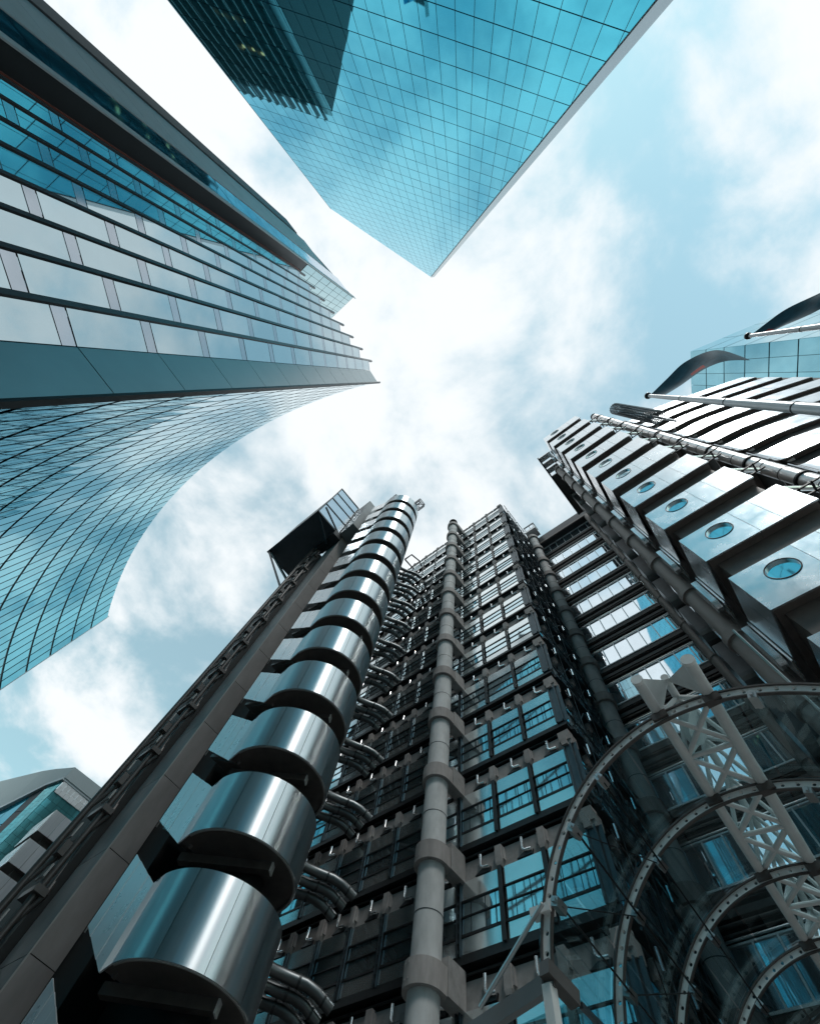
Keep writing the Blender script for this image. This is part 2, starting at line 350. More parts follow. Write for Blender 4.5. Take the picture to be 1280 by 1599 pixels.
# concrete columns with U-shaped collars
def column(x, y, r, ztop, zoff, ang, zlist):
    c = MB().tube([(0,0,GROUND),(0,0,ztop)], r, 40).build('concrete_column', 'concrete', blk, (0,0,0))
    c.matrix_basis = T(x, y, 0); WM[c.name] = T(x, y, 0)
    def U():
        rr = r+0.2
        poly = [(rr*math.cos(a), rr*math.sin(a)) for a in [math.pi + math.pi*i/20 for i in range(21)]] + [(rr, 0.35), (0.5, 0.6), (-0.5, 0.6), (-rr, 0.35)]
        b = MB().prism(poly, 0, 0.8)
        for a in (-2.0, -1.75):
            for z in (0.2, 0.66): b.tube([(rr*0.98*math.cos(a), rr*0.98*math.sin(a), z), (rr*1.02*math.cos(a), rr*1.02*math.sin(a), z)], 0.035, 8)
        return b
    me = shared('collar%.2f' % r, U, 'collar_concrete')
    jm = shared('joint%.2f' % r, lambda: MB().tube([(0,0,0),(0,0,0.03)], r+0.012, 40), 'dark_steel')
    for z in zlist:
        put('collar', me, T(x, y, z+zoff) @ RZ(ang), c)
        put('joint_ring', jm, T(x, y, z+zoff+2.4), c)
    MB().tube([(x, y, ztop), (x, y, ztop+0.25)], r+0.1, 40).build('column_cap', 'collar_concrete', c)
column(-14.1, 16.47, 0.62, 61.3, -1.38, 0, ZS[2:])
column(-5.8, 25.5, 0.62, 62.4, -0.62, R(20), ZS[2:])
CB = shared('colbracket', lambda: MB().box(-0.32, 0.32, -0.9, 0.2, -1.3, -0.15).tube([(0.0,-0.93,-0.45),(0.0,-0.89,-0.45)], 0.09, 12).tube([(0.0,-0.93,-0.85),(0.0,-0.89,-0.85)], 0.09, 12), 'bracket_concrete')
for zs in ZS[2:]: put('bracket', CB, T(-13.66, 17.85, zs), blk)
# roof-edge frame
MB().tube([(-23.9,16.6,62.7),(-22.5,16.6,62.7),(-22.0,19.0,62.7),(-23.8,19.2,62.7),(-23.9,16.6,62.7)], 0.13, 8).build('roof_frame', 'dark_steel', blk)
# window-cleaning box on the roof near the return
bx = thing('roof_cradle', (-5.3, 25.4, 63.0), 'small white and teal maintenance cradle at the roof edge above the right-hand concrete column', 'cradle')
MB().box(-6.2, -4.6, 24.6, 25.9, 64.2, 65.8).build('cabin', 'wing_glass', bx)
MB().box(-6.3, -4.5, 24.5, 26.0, 63.6, 64.2).build('base', 'wing_frame', bx); MB().box(-6.3, -4.5, 24.5, 26.0, 65.8, 65.95).build('lid', 'wing_frame', bx)
for x in (-6.1, -5.3, -4.7): MB().box(x-0.05, x+0.05, 24.5, 24.62, 64.2, 65.8).build('post', 'dark_steel', bx)

# ------------------------------------------------------------------ white office wing (front at y = 27.2)
wing = thing('office_wing', (-1.8, 30, GROUND), 'office wing with white-framed window bands set back between the two rows of pipes', 'building')
MB().box(-6.7, 3.4, 27.75, 40, GROUND, 61).build('core_wall', 'core_dark', wing)
XW = [-5.5, -4.4, -3.3, -2.07, -0.84, 0.39, 1.62]
frame = shared('wframe', lambda: (lambda b: [b.box(x-0.045, x+0.045, -0.04, 0.1, 0, 2.13) for x in XW] and b.box(-5.6, 2.1, -0.08, 0.1, -0.1, 0.0).box(-5.6, 2.1, -0.05, 0.1, 2.13, 2.2))(MB()), 'wing_frame')
wslab = shared('wslab', lambda: MB().box(-5.7, 2.2, -0.03, 0.55, -0.55, -0.12).box(-5.7, 2.2, 0.06, 0.55, -0.62, -0.55).box(-5.7, 2.2, 0.12, 0.55, -1.1, -0.8), 'wing_soffit')
wrail = shared('wrail', lambda: MB().tube([(-5.7,0.15,-1.35),(2.2,0.15,-1.35)], 0.09, 8).tube([(-5.7,0.2,-1.65),(2.2,0.2,-1.65)], 0.06, 8), 'brace_metal')
wpipe = shared('wpipe', lambda: MB().tube([(-5.7,0.0,2.34),(2.2,0.0,2.34)], 0.055, 8), 'bright_pipe')
for k in range(-6, 8):
    zb = 28.1 + F*k + 0.93
    put('window_frame', frame, T(0, 27.2, zb), wing); put('floor_slab', wslab, T(0, 27.2, zb), wing)
    put('service_pipe', wrail, T(0, 27.2, zb), wing); put('handrail', wpipe, T(0, 27.2, zb), wing)
    for a, b in zip(XW[:-1], XW[1:]):
        panel('window_pane', b-a-0.09, 2.1, 0.03, 'wing_glass', ((a+b)/2, 27.24, zb+1.065), 0, wing, 0.35)
    panel('window_pane', 0.4, 2.1, 0.03, 'window_glass', (1.88, 27.26, zb+1.065), 0, wing)
MB().box(-6.6, 3.0, 26.3, 27.8, 61.2, 63.6).build('roof_beam', 'dark_steel', wing)
MB().box(-6.6, 3.0, 26.1, 26.3, 61.0, 61.4).build('roof_gutter', 'wing_soffit', wing)

# ------------------------------------------------------------------ stair tower of stacked steel pods
st = thing('stair_tower', (-23, 10.5, GROUND), 'spiral stair tower of stacked round-ended brushed steel pods beside a brown concrete pier', 'tower')
CX, CY, CR = -20.42, 10.55, 2.83
MB().prism(circ(CX, CY+0.6, 0.9, -math.pi/2, math.pi/2, 24) + [(-25.2, 12.05), (-25.2, 10.25)], GROUND, 64.5).build('core_shaft', 'core_dark', st)
MB().box(-30.8, -25.25, 8.65, 12.4, GROUND, 58.5).build('rear_wall', 'core_dark', st)
NA = 5
def arc_panel(i):
    a0 = -math.pi/2 + math.pi*i/NA; a1 = a0 + math.pi/NA; e = 0.004
    return MB().strip(circ(0, 0, CR, a0+e, a1-e, 12), 0, 2.73, 0.06, smooth=True)
arcs = [shared('arcpanel%d' % i, lambda i=i: arc_panel(i), 'brushed_steel') for i in range(NA)]
FL0, FL1 = Vector((-21.35, 7.83)), Vector((-24.25, 7.46)); RISE = 1.85
def flat_panel(u0, u1):
    a = FL0.lerp(FL1, u0+0.004); b = FL0.lerp(FL1, u1-0.004); za, zb = RISE*u0, RISE*u1
    return MB().strip([tuple(b), tuple(a)], [zb, za], [zb+2.73, za+2.73], 0.06)
flats = [shared('flat%d' % i, lambda i=i: flat_panel(i/4, (i+1)/4), 'sheet_steel') for i in range(4)]
link = shared('link', lambda: MB().strip([tuple(FL0), (CX, CY-CR)], 0, 2.73, 0.06), 'brushed_steel')
chamf = shared('chamf', lambda: MB().strip([(-24.75, 7.62), (-24.25, 7.46)], RISE, RISE+2.73, 0.06), 'arch_metal')
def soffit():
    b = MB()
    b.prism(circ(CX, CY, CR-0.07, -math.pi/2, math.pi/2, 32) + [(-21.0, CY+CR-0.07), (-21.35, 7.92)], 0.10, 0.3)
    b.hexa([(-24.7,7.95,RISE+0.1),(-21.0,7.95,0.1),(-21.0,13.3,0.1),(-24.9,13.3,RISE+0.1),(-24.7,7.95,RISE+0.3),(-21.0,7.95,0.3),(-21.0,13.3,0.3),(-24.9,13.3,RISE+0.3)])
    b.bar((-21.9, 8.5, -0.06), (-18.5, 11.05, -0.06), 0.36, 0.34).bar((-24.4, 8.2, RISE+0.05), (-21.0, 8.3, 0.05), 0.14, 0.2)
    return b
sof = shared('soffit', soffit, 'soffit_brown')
lip = shared('lip', lambda: MB().strip(circ(CX, CY, CR-0.06, -math.pi/2, math.pi/2, 40), -0.03, 0.12, 0.07, smooth=True), 'soffit_plate')
plate = shared('plate', lambda: MB().bar((-18.497, 11.052, -0.08), (-18.44, 11.095, -0.08), 0.34, 0.36), 'arch_metal')
lid = shared('lid', lambda: MB().prism(circ(CX, CY, CR-0.03, -math.pi/2, math.pi/2, 32) + [(-21.0, CY+CR-0.05), (-21.0, 7.76)], 2.66, 2.71), 'dark_steel')
for k in range(-2, 14):
    zb = 7.91 + F*k
    pod = put('stair_pod', sof, T(0, 0, zb), st)
    put('pod_lip', lip, T(0, 0, zb), pod); put('pod_plate', plate, T(0, 0, zb), pod); put('pod_lid', lid, T(0, 0, zb), pod)
    for a in arcs: put('cladding_panel', a, T(CX, CY, zb) @ RZ(R(random.uniform(-0.06, 0.06))), pod)
    for a in flats: put('cladding_panel', a, T(0, random.uniform(-0.012, 0.012), zb), pod)
    put('cladding_panel', link, T(0, 0, zb), pod); put('cladding_panel', chamf, T(0, 0, zb), pod)
MB().prism(circ(CX, CY, CR-0.2, -math.pi/2, math.pi/2, 32) + [(-24, 13.2), (-24, 7.9)], 66.4, 66.9).build('tower_roof', 'satin_steel', st)
# pier of stacked precast blocks
pier = put('concrete_pier', shared('pierbase', lambda: MB().box(-30.9, -28.2, 7.3, 8.5, GROUND, 59), 'pier_concrete'), T(0,0,0), st)
pblk = shared('pierblk', lambda: MB().box(-31.0, -28.1, 7.2, 8.6, 0.02, F-0.02), 'pier_concrete')
prib = shared('pierrib', lambda: MB().box(-28.12, -28.05, 7.15, 7.22, 0.0, F), 'soffit_plate')
z = 9.66 - 3*F
while z < 58:
    put('pier_block', pblk, T(0, 0, z), pier); put('pier_rib', prib, T(0, 0, z), pier); z += F
# braced frame behind the pier
for x, y, r in ((-32.6, 5.8, 0.2), (-31.7, 6.5, 0.18), (-33.6, 7.4, 0.25)):
    MB().tube([(x, y, GROUND), (x, y, 58.5)], r, 12).build('frame_leg', 'brace_metal', st)
dg1 = shared('dg1', lambda: MB().tube([(-32.6,5.8,0),(-31.5,6.9,F)], 0.14, 8).tube([(-31.5,6.9,0),(-32.9,6.9,F)], 0.12, 8).box(-32.95,-31.3,6.2,6.9,-0.16,0.16).box(-32.2,-31.7,5.95,6.4,1.6,2.3), 'brace_metal')
dpl = [shared('dpl', lambda: MB().box(-32.3, -31.5, 6.15, 6.25, 0.5, 1.1), 'soffit_plate'), shared('dpl2', lambda: MB().box(-32.5,-32.0,6.0,6.1,2.6,3.4), 'soffit_plate')]
z = 4.0
while z < 56:
    fr_ = put('frame_brace', dg1, T(0, 0, z), st); [put('gusset', d_, T(0, 0, z), fr_) for d_ in dpl]
    z += F
MB().box(-38, -31.6, 6.85, 9.4, GROUND, 57).build('back_panel', 'core_dark', st)
# lift motor room and shaft at the top
plr = thing('plant_room', (-33.5, 4.5, 59), 'steel-clad plant box with a dark underside cantilevered near the top of the stair tower', 'plant room')
MB().box(-39.3, -28.25, 1.85, 7.1, 59.25, 72.2).build('box_wall', 'plant_dark', plr)
MB().box(-39.4, -28.1, 1.72, 7.2, 59.0, 59.25).build('soffit', 'plant_dark', plr)
for i, (za, zb) in enumerate(((59.3, 63.0), (63.0, 66.4), (66.4, 69.4), (69.4, 72.3))):
    panel('cladding_panel', 4.5, zb-za-0.14, 0.12, 'plant_panel', (-28.12, 4.05, (za+zb)/2), R(90), plr, 0.3)
for z in (63.0, 66.4, 69.4, 72.3): MB().box(-28.2, -28.02, 1.7, 6.4, z-0.08, z+0.08).build('cladding_rail', 'dark_steel', plr)
for y in (1.8, 6.4): MB().box(-28.2, -28.0, y-0.09, y+0.09, 59, 72.3).build('corner_post', 'dark_steel', plr)
MB().bar((-39.1, 1.95, 59), (-32.6, 5.9, 45.8), 0.28, 0.28).build('strut', 'plant_dark', plr)
MB().bar((-38.9, 2.4, 59), (-36.6, 7.3, 53.5), 0.28, 0.28).build('strut', 'plant_dark', plr)
MB().bar((-28.3, 2.0, 59), (-29.6, 6.2, 57.0), 0.25, 0.25).build('strut', 'plant_dark', plr); MB().bar((-28.1, 2.2, 62), (-28.1, 6.2, 59.2), 0.2, 0.2).build('strut', 'plant_dark', plr)
MB().box(-31.6, -27.9, 5.7, 7.15, 57.6, 59.0).build('support_beam', 'dark_steel', plr)
MB().box(-28.0, -25.2, 6.5, 9.1, 59.2, 71.6).build('shaft_head', 'shaft_grey', plr)
# tower-top maintenance gear
gear = thing('maintenance_gantry', (-18.5, 9.5, 66.9), 'small openwork maintenance gantry on the rim of the stair tower roof', 'gantry')
def cage(c, sx, sy, sz):
    b = MB(); x, y, z0 = c
    for dx_ in (0, 0.5, 1):
        for dy_ in (0, 1): b.bar((x+sx*dx_, y+sy*dy_, z0), (x+sx*dx_, y+sy*dy_, z0+sz), 0.09, 0.09)
    for zz in (0, 0.5, 1):
        for dy_ in (0, 1): b.bar((x, y+sy*dy_, z0+sz*zz), (x+sx, y+sy*dy_, z0+sz*zz), 0.09, 0.09)
        for dx_ in (0, 1): b.bar((x+sx*dx_, y, z0+sz*zz), (x+sx*dx_, y+sy, z0+sz*zz), 0.09, 0.09)
    b.bar((x, y, z0), (x+sx, y+sy, z0+sz), 0.08, 0.08).bar((x+sx, y, z0), (x, y+sy, z0+sz), 0.08, 0.08)
    return b
cage((-17.9, 10.9, 66.0), 1.1, 1.2, 1.5).build('cage', 'dark_steel', gear)
MB().bar((-19.6, 10.9, 66.9), (-17.0, 11.4, 66.9), 0.15, 0.15).build('arm', 'dark_steel', gear)
cage((-20.9, 8.0, 66.9), 1.2, 0.8, 1.2).build('cage', 'dark_steel', gear)
# silver air ducts between the stair tower and the block, three to a floor
def duct(i):
    o = -0.72*i; zz = -0.28*i
    pts = [(-22.4+o, 13.0, 0.4+zz), (-22.0+o, 15.2, 0.45+zz), (-21.6+o*0.95, 15.9, 0.42+zz), (-21.1+o*0.9, 16.55, 0.36+zz), (-20.75+o*0.9, 17.0, 0.2+zz), (-20.45+o*0.9, 17.7, -0.1+zz)]
    return MB().tube(pts, 0.235, 14)
def bands(i, k):
    o = -0.72*i; zz = -0.28*i
    p, q = (((-22.05+o,14.9,0.45+zz),(-22.0+o,15.0,0.45+zz)), ((-21.35+o*0.92,16.2,0.39+zz),(-21.29+o*0.92,16.3,0.38+zz)), ((-20.62+o*0.9,17.25,0.09+zz),(-20.58+o*0.9,17.33,0.06+zz)))[k]
    return MB().tube([p, q], 0.26, 14)
ORD = ['lowest', 'second', 'third', 'fourth', 'fifth', 'sixth', 'seventh', 'eighth', 'ninth', 'tenth', 'eleventh', 'twelfth']
for n_, zs in enumerate(ZS[2:14]):
    for i in range(3):
        lab = '%s of three silver air ducts, %s row%s, right of the stair tower' % (('right', 'middle', 'left')[i], ORD[n_], '' if n_ == 0 else ' up')
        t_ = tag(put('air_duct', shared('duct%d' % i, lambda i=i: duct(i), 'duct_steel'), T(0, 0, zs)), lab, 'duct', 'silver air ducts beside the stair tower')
        for k in range(3): put('duct_band', shared('bands%d%d' % (i, k), lambda i=i, k=k: bands(i, k), 'dark_steel'), T(0, 0, zs), t_)

# ------------------------------------------------------------------ service tower of pods with portholes (front y = 13.3)
sv_ = thing('service_tower', (6.2, 16, GROUND), 'tower of stacked steel-clad pods with one round porthole each, right of the picture', 'tower')
MB().box(4.1, 8.5, 13.75, 22, GROUND, 60.6).build('core_shaft', 'soffit_brown', sv_)
MB().box(3.3, 8.6, 16.9, 27.5, GROUND, 60.9).build('rear_core', 'wing_soffit', sv_)
PH = 2.58; PX, PZ, PR = 5.32, 1.6, 0.56
def port_panel():
    x0, x1, z0, z1 = 3.77, 6.285, 0.0, PH; b = MB(); n = 48
    angs = sorted([2*math.pi*i/n for i in range(n)] + [math.atan2(zz-PZ, xx-PX) % (2*math.pi) for xx in (x0, x1) for zz in (z0, z1)])
    inn, outp = [], []
    for a in angs:
        c, s = math.cos(a), math.sin(a); inn.append((PX+PR*c, PZ+PR*s))
        t = min([((x1-PX)/c if c > 1e-9 else 1e9), ((x0-PX)/c if c < -1e-9 else 1e9), ((z1-PZ)/s if s > 1e-9 else 1e9), ((z0-PZ)/s if s < -1e-9 else 1e9)])
        outp.append((PX+t*c, PZ+t*s))
    m_ = len(angs)
    for i in range(m_):
        j = (i+1) % m_
        b.face([(outp[i][0], 0, outp[i][1]), (outp[j][0], 0, outp[j][1]), (inn[j][0], 0, inn[j][1]), (inn[i][0], 0, inn[i][1])])
        b.face([(inn[i][0], 0, inn[i][1]), (inn[j][0], 0, inn[j][1]), (inn[j][0], 0.16, inn[j][1]), (inn[i][0], 0.16, inn[i][1])], True)
        b.face([(outp[j][0], 0, outp[j][1]), (outp[i][0], 0, outp[i][1]), (outp[i][0], 0.08, outp[i][1]), (outp[j][0], 0.08, outp[j][1])])
    return b
pp = shared('portpanel', port_panel, 'satin_steel')
pring = shared('portring', lambda: MB().tube([(PX+(PR+0.03)*math.cos(2*math.pi*i/48), 0.0, PZ+(PR+0.03)*math.sin(2*math.pi*i/48)) for i in range(49)], 0.028, 8, False), 'dark_steel')
pglass = shared('portglass', lambda: MB().tube([(PX, 0.10, PZ), (PX, 0.13, PZ)], PR+0.02, 48), 'window_glass')
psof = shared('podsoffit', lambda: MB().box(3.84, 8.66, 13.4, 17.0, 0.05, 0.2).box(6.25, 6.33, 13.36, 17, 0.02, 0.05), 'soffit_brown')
plid = shared('podlid', lambda: MB().box(3.84, 8.66, 13.4, 17.0, PH-0.12, PH-0.04), 'dark_steel')
SD = math.atan2(15.55-13.3, 3.5-3.77)
def side_panel(p, q, h0=0.0): return MB().strip([q, p], h0, PH, 0.06)
sp1 = shared('sp1', lambda: side_panel((3.77, 13.305), (3.66, 14.2)), 'satin_steel'); sp2 = shared('sp2', lambda: side_panel((3.655, 14.24), (3.5, 15.55)), 'satin_steel')
sp3 = shared('sp3', lambda: side_panel((3.47, 15.75), (3.4, 16.7)), 'brushed_steel')
edge = shared('podedge', lambda: MB().box(3.40, 3.46, 15.6, 16.8, -0.03, 0.05).box(3.40, 3.46, 15.6, 15.7, 0.05, PH).box(3.4, 3.46, 15.7, 16.8, PH, PH+0.06), 'bright_pipe')
for k in range(-3, 11):
    zb = 14.98 + F*k
    pod = put('service_pod', psof, T(0, 0, zb), sv_)
    put('cladding_panel', pp, T(0, 13.3, zb), pod); put('porthole_ring', pring, T(0, 13.3, zb), pod); put('porthole_glass', pglass, T(0, 13.3, zb) @ T(PX,0,PZ) @ jit(0.5) @ T(-PX,0,-PZ), pod)
    panel('cladding_panel', 0.965, PH, 0.08, 'satin_steel', (6.785, 13.3, zb+PH/2), 0, pod, 0.12)
    panel('cladding_panel', 1.425, PH, 0.08, 'satin_steel', (8.0, 13.3, zb+PH/2), 0, pod, 0.12)
    for m_ in (sp1, sp2, sp3): put('side_panel', m_, T(0, 0, zb), pod)
    put('edge_trim', edge, T(0, 0, zb), pod); put('pod_lid', plid, T(0, 0, zb), pod)
# flue and drain pipes
def ringpipe(name, x, y, r, z0, z1, ring_z, ring_r, ring_h, m, rm, jz=()):
    p = MB().tube([(0,0,z0),(0,0,z1)], r, 28).build(name, m, sv_); p.matrix_basis = T(x, y, 0); WM[p.name] = T(x, y, 0)
    me = shared('ring_'+name, lambda: MB().tube([(0,0,0),(0,0,ring_h)], ring_r, 28).tube([(0,0,-0.07),(0,0,0)], r+0.02, 28), rm)
    for z in ring_z: put('pipe_collar', me, T(x, y, z), p)
    for z in jz: put('pipe_joint', shared('pj_'+name, lambda: MB().tube([(0,0,0),(0,0,0.04)], r+0.015, 28), 'dark_steel'), T(x, y, z), p)
    return p
ringpipe('steel_flue', 10.62, 15.0, 0.42, 10, 60.2, [23.6+F*k for k in range(-2, 9)], 0.50, 0.12, 'pipe_steel', 'dark_steel', [23.6+F*k+d for k in range(-2, 9) for d in (1.4, 2.9)])
ringpipe('brown_pipe', 3.0, 17.42, 0.50, 8, 58.6, [22.95+F*k for k in range(-3, 9)], 0.63, 0.5, 'brown_pipe', 'brown_pipe', [22.9+F*k for k in range(-3, 9)])
ringpipe('brown_riser', 2.5, 26.4, 0.44, 8, 60.8, [27.9+F*k for k in range(-4, 8)], 0.50, 0.35, 'brown_pipe', 'brown_pipe', [27.85+F*k for k in range(-4, 8)])
stub = shared('stub', lambda: MB().tube([(8.75,13.75,0),(10.3,14.85,0.0)], 0.13, 10), 'satin_steel')
lad = shared('lad', lambda: MB().box(8.75, 10.3, 13.9, 13.98, 0.1, 0.18).box(8.75, 10.3, 14.4, 14.48, 0.1, 0.18).box(8.74, 8.84, 13.5, 16, -0.2, 0.3).box(9.2,9.28,13.9,14.48,0.1,0.18).box(9.8,9.88,13.9,14.48,0.1,0.18), 'dark_steel')
for k in range(-2, 9):
    put('pipe_stay', stub, T(0, 0, 22.2+F*k), sv_); put('stay_frame', lad, T(0, 0, 21.4+F*k), sv_)
# side ducts: one rounded metal casing and one slim chute per floor
def capsule(y0, y1, x0, x1, z0, z1, nb=6):
    b = MB(); r = (y1-y0)/2; cyy = (y0+y1)/2
    prof = [(cyy + r*math.cos(a), z0 + r + r*math.sin(a)) for a in [math.pi + math.pi*i/12 for i in range(13)]] + [(y1, z1), (y0, z1)]
    n = len(prof); bb = len(b.v)
    b.v += [(x0, y, z) for y, z in prof] + [(x1, y, z) for y, z in prof]
    for i in range(n):
        j = (i+1) % n; b.f.append((bb+i, bb+j, bb+n+j, bb+n+i)); b.sm.append(False)
    b.f.append(tuple(bb+i for i in range(n))); b.f.append(tuple(bb+n+i for i in reversed(range(n)))); b.sm += [False, False]
    return b
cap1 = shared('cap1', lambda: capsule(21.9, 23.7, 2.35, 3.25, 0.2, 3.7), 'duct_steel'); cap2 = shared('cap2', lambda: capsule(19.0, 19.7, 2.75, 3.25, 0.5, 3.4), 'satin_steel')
cap3 = shared('cap3', lambda: capsule(15.9, 16.6, 3.1, 3.38, 0.6, 2.9), 'satin_steel')
for k in range(-5, 8):
    zz = 28.1 + F*k
    put('duct_casing', cap1, T(0, 0, zz+1.0), sv_); put('chute', cap2, T(0, 0, zz+0.2), sv_); put('chute', cap3, T(0, 0, zz-0.4), sv_)
rp = shared('rp', lambda: MB().box(1.75, 3.4, 0, 0.06, 0, 1.5), 'satin_steel')
for i, y in enumerate((15.3, 16.3, 17.25)): MB().box(1.8, 3.45, y, y+0.75, 60.7, 61.0).build('roof_panel', 'satin_steel', sv_)
MB().box(1.6, 1.8, 15.2, 25.3, 60.2, 61.1).build('roof_edge', 'blue_steel', sv_); MB().box(1.8, 3.3, 18.4, 25.3, 60.35, 60.65).build('roof_soffit', 'wing_soffit', sv_)

# ------------------------------------------------------------------ second pod tower, right edge
pt = thing('curved_pod_tower', (19, 22, GROUND), 'curved stack of white steel-clad floor bands behind the tall steel flue at the right edge', 'tower')
PP = [(13.2, 17.5), (13.35, 17.8), (13.7, 18.02), (14.2, 18.14), (15.2, 18.25), (16.2, 18.4), (17.7, 18.78), (19.2, 19.2), (21.5, 19.9), (24, 20.7), (27, 21.7)]
MB().prism([(x+0.5, y+0.5) for x, y in PP] + [(27, 30), (13.7, 30)], GROUND, 60.5).build('core_shaft', 'core_dark', pt)
pseg = [(0, 3), (3, 5), (5, 7), (7, 8), (8, 9), (9, 10)]
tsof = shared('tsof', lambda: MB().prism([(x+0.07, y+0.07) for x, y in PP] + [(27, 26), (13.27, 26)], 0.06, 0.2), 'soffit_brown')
tpl = shared('tpl', lambda: MB().box(13.95, 14.45, 18.4, 18.8, -0.04, 0.05), 'arch_metal')
tlip = shared('tlip', lambda: MB().strip([(x+0.06, y+0.06) for x, y in PP], -0.02, 0.08, 0.06), 'soffit_plate')
for k in range(-4, 8):
    zb = 27.65 + F*k
    pod = put('floor_band', tsof, T(0, 0, zb), pt); put('soffit_plate', tpl, T(0, 0, zb), pod); put('pod_lip', tlip, T(0, 0, zb), pod)
    for a, b in pseg:
        me = shared('tp%d' % a, lambda a=a, b=b: MB().strip([Vector(p) for p in PP[a:b]] + [Vector(PP[b-1]).lerp(Vector(PP[b]), 0.985)], 0, 2.5, 0.06, smooth=(a == 0)), 'band_steel')
        put('cladding_panel', me, T(0, 0, zb) , pod)

# wire-mesh stair drum behind the flue
dr = thing('mesh_drum', (13.35, 15.85, 40), 'dark mesh drum of a spiral stair standing behind the steel flue at roof level', 'drum')
rings = MB(); bars_ = MB()
for i in range(29): rings.tube([(13.35+0.72*math.cos(a), 15.85+0.72*math.sin(a), 48+0.46*i+0.2*math.sin(a)) for a in [2*math.pi*j/16 for j in range(17)]], 0.06, 5, False)
for j in range(16): a = 2*math.pi*j/16; bars_.bar((13.35+0.72*math.cos(a), 15.85+0.72*math.sin(a), 48), (13.35+0.72*math.cos(a), 15.85+0.72*math.sin(a), 61.2), 0.05, 0.05)
rings.build('ring_mesh', 'blue_steel', dr); bars_.build('upright_bars', 'blue_steel', dr)
MB().tube([(13.35,15.85,44),(13.35,15.85,61)], 0.12, 12).build('mast', 'blue_steel', dr)
for i in range(8): a = i*math.pi/4; MB().bar((13.35,15.85,61.15),(13.35+0.72*math.cos(a),15.85+0.72*math.sin(a),61.15),0.05,0.05).build('spoke','satin_steel',dr)

# ------------------------------------------------------------------ flagpoles and flags
def flagpole(tip, foot, r0, r1, label):
    t = thing('flagpole', foot, label, 'flagpole', 'flagpoles at the right edge')
    MB().tube([foot, tip], r0, 20, True, r1).build('pole', 'pole_paint', t)
    tv = Vector(tip); b = MB()
    b.tube([tv + Vector((0,0,-0.02)) + Vector((0,0,0.2*math.sin(a)+0.12)) for a in [-1.4+2.8*i/10 for i in range(11)]], 0.1, 16) if False else None
    prof = [(0.17*math.cos(a), 0.17*math.sin(a)) for a in [-math.pi/2+math.pi*i/12 for i in range(13)]]
    n = 20; vv = len(b.v)
    for rr, zz in prof:
        for j in range(n): b.v.append((tv.x+rr*math.cos(2*math.pi*j/n), tv.y+rr*math.sin(2*math.pi*j/n), tv.z+0.12+zz))
    for i in range(12):
        for j in range(n):
            b.f.append((vv+i*n+j, vv+i*n+(j+1)%n, vv+(i+1)*n+(j+1)%n, vv+(i+1)*n+j)); b.sm.append(True)
    b.build('ball', 'ball_dark', t)
    d = (Vector(foot)-tv).normalized()
    for q in (3.4, 6.8, 10.2):
        c_ = tv + d*q; MB().tube([c_, c_+d*0.03], r1+(r0-r1)*q/25+0.012, 20).build('pole_joint', 'dark_steel', t)
    return t
flagpole((6.88, 6.70, 24.0), (6.98, 6.55, GROUND), 0.29, 0.085, 'pale grey flagpole with dark ball finial running across the white floor bands')
flagpole((11.9, 7.12, 24.0), (11.6, 7.2, GROUND), 0.29, 0.085, 'pale grey flagpole with dark ball finial in front of the pale glass block')
def catmull(P, t):
    n = len(P)-1; x = min(max(t*n, 0), n-1e-6); i = int(x); f = x-i
    p0, p1, p2, p3 = P[max(i-1,0)], P[i], P[i+1], P[min(i+2,n)]
    return 0.5*((2*p1)+(p2-p0)*f+(2*p0-5*p1+4*p2-p3)*f*f+(3*p1-p0-3*p2+p3)*f**3)
def flag(name, upper, lower, label, stripe, nx=40, nz=10):
    U_ = [Vector(p) for p in upper]; L_ = [Vector(p) for p in lower]
    def P(i, j):
        u, v = i/nx, j/nz
        p = catmull(U_, u).lerp(catmull(L_, u), v)
        return p + Vector((0.10, 0.16, 0.0))*(math.sin(math.pi*v)*math.sin(4.2*u+0.6)) + Vector((0.05, 0.05, 0.02))*math.sin(11*u+3*v)*u
    def sheet(i0, i1, j0, j1, off):
        b = MB()
        for i in range(i0, i1):
            for j in range(j0, j1):
                q = [P(i,j), P(i+1,j), P(i+1,j+1), P(i,j+1)]; nn = (q[1]-q[0]).cross(q[3]-q[0]).normalized()
                b.face([p+nn*off for p in q], True); b.face([p-nn*off for p in reversed(q)], True)
        return b
    o = sheet(0, nx, 0, nz, 0.006).build(name, 'flag_cloth'); tag(o, label, 'flag', 'flags')
    sheet(*stripe, 0.012).build('stripe', 'flag_red', o)
flag('flag', [(6.92, 6.68, 23.9), (7.9, 6.45, 23.8), (8.9, 6.2, 23.4), (9.9, 6.4, 22.9), (10.75, 7.55, 22.8)], [(6.95, 6.66, 22.4), (7.6, 6.6, 22.0), (8.5, 6.45, 21.6), (9.4, 6.7, 21.4), (10.65, 7.6, 22.5)],
     'dark blue flag with red marking curling from the left flagpole', (16, 22, 7, 9))
flag('flag', [(11.85, 7.1, 23.9), (12.5, 6.95, 23.6), (13.3, 6.85, 23.2), (14.3, 6.95, 22.8), (15.6, 7.2, 22.4)], [(11.85, 7.1, 22.6), (12.3, 7.1, 22.2), (13.0, 7.2, 21.9), (13.9, 7.4, 21.8), (15.2, 7.8, 21.6)],
     'dark blue and red flag blowing from the upper right flagpole', (1, 7, 3, 6))

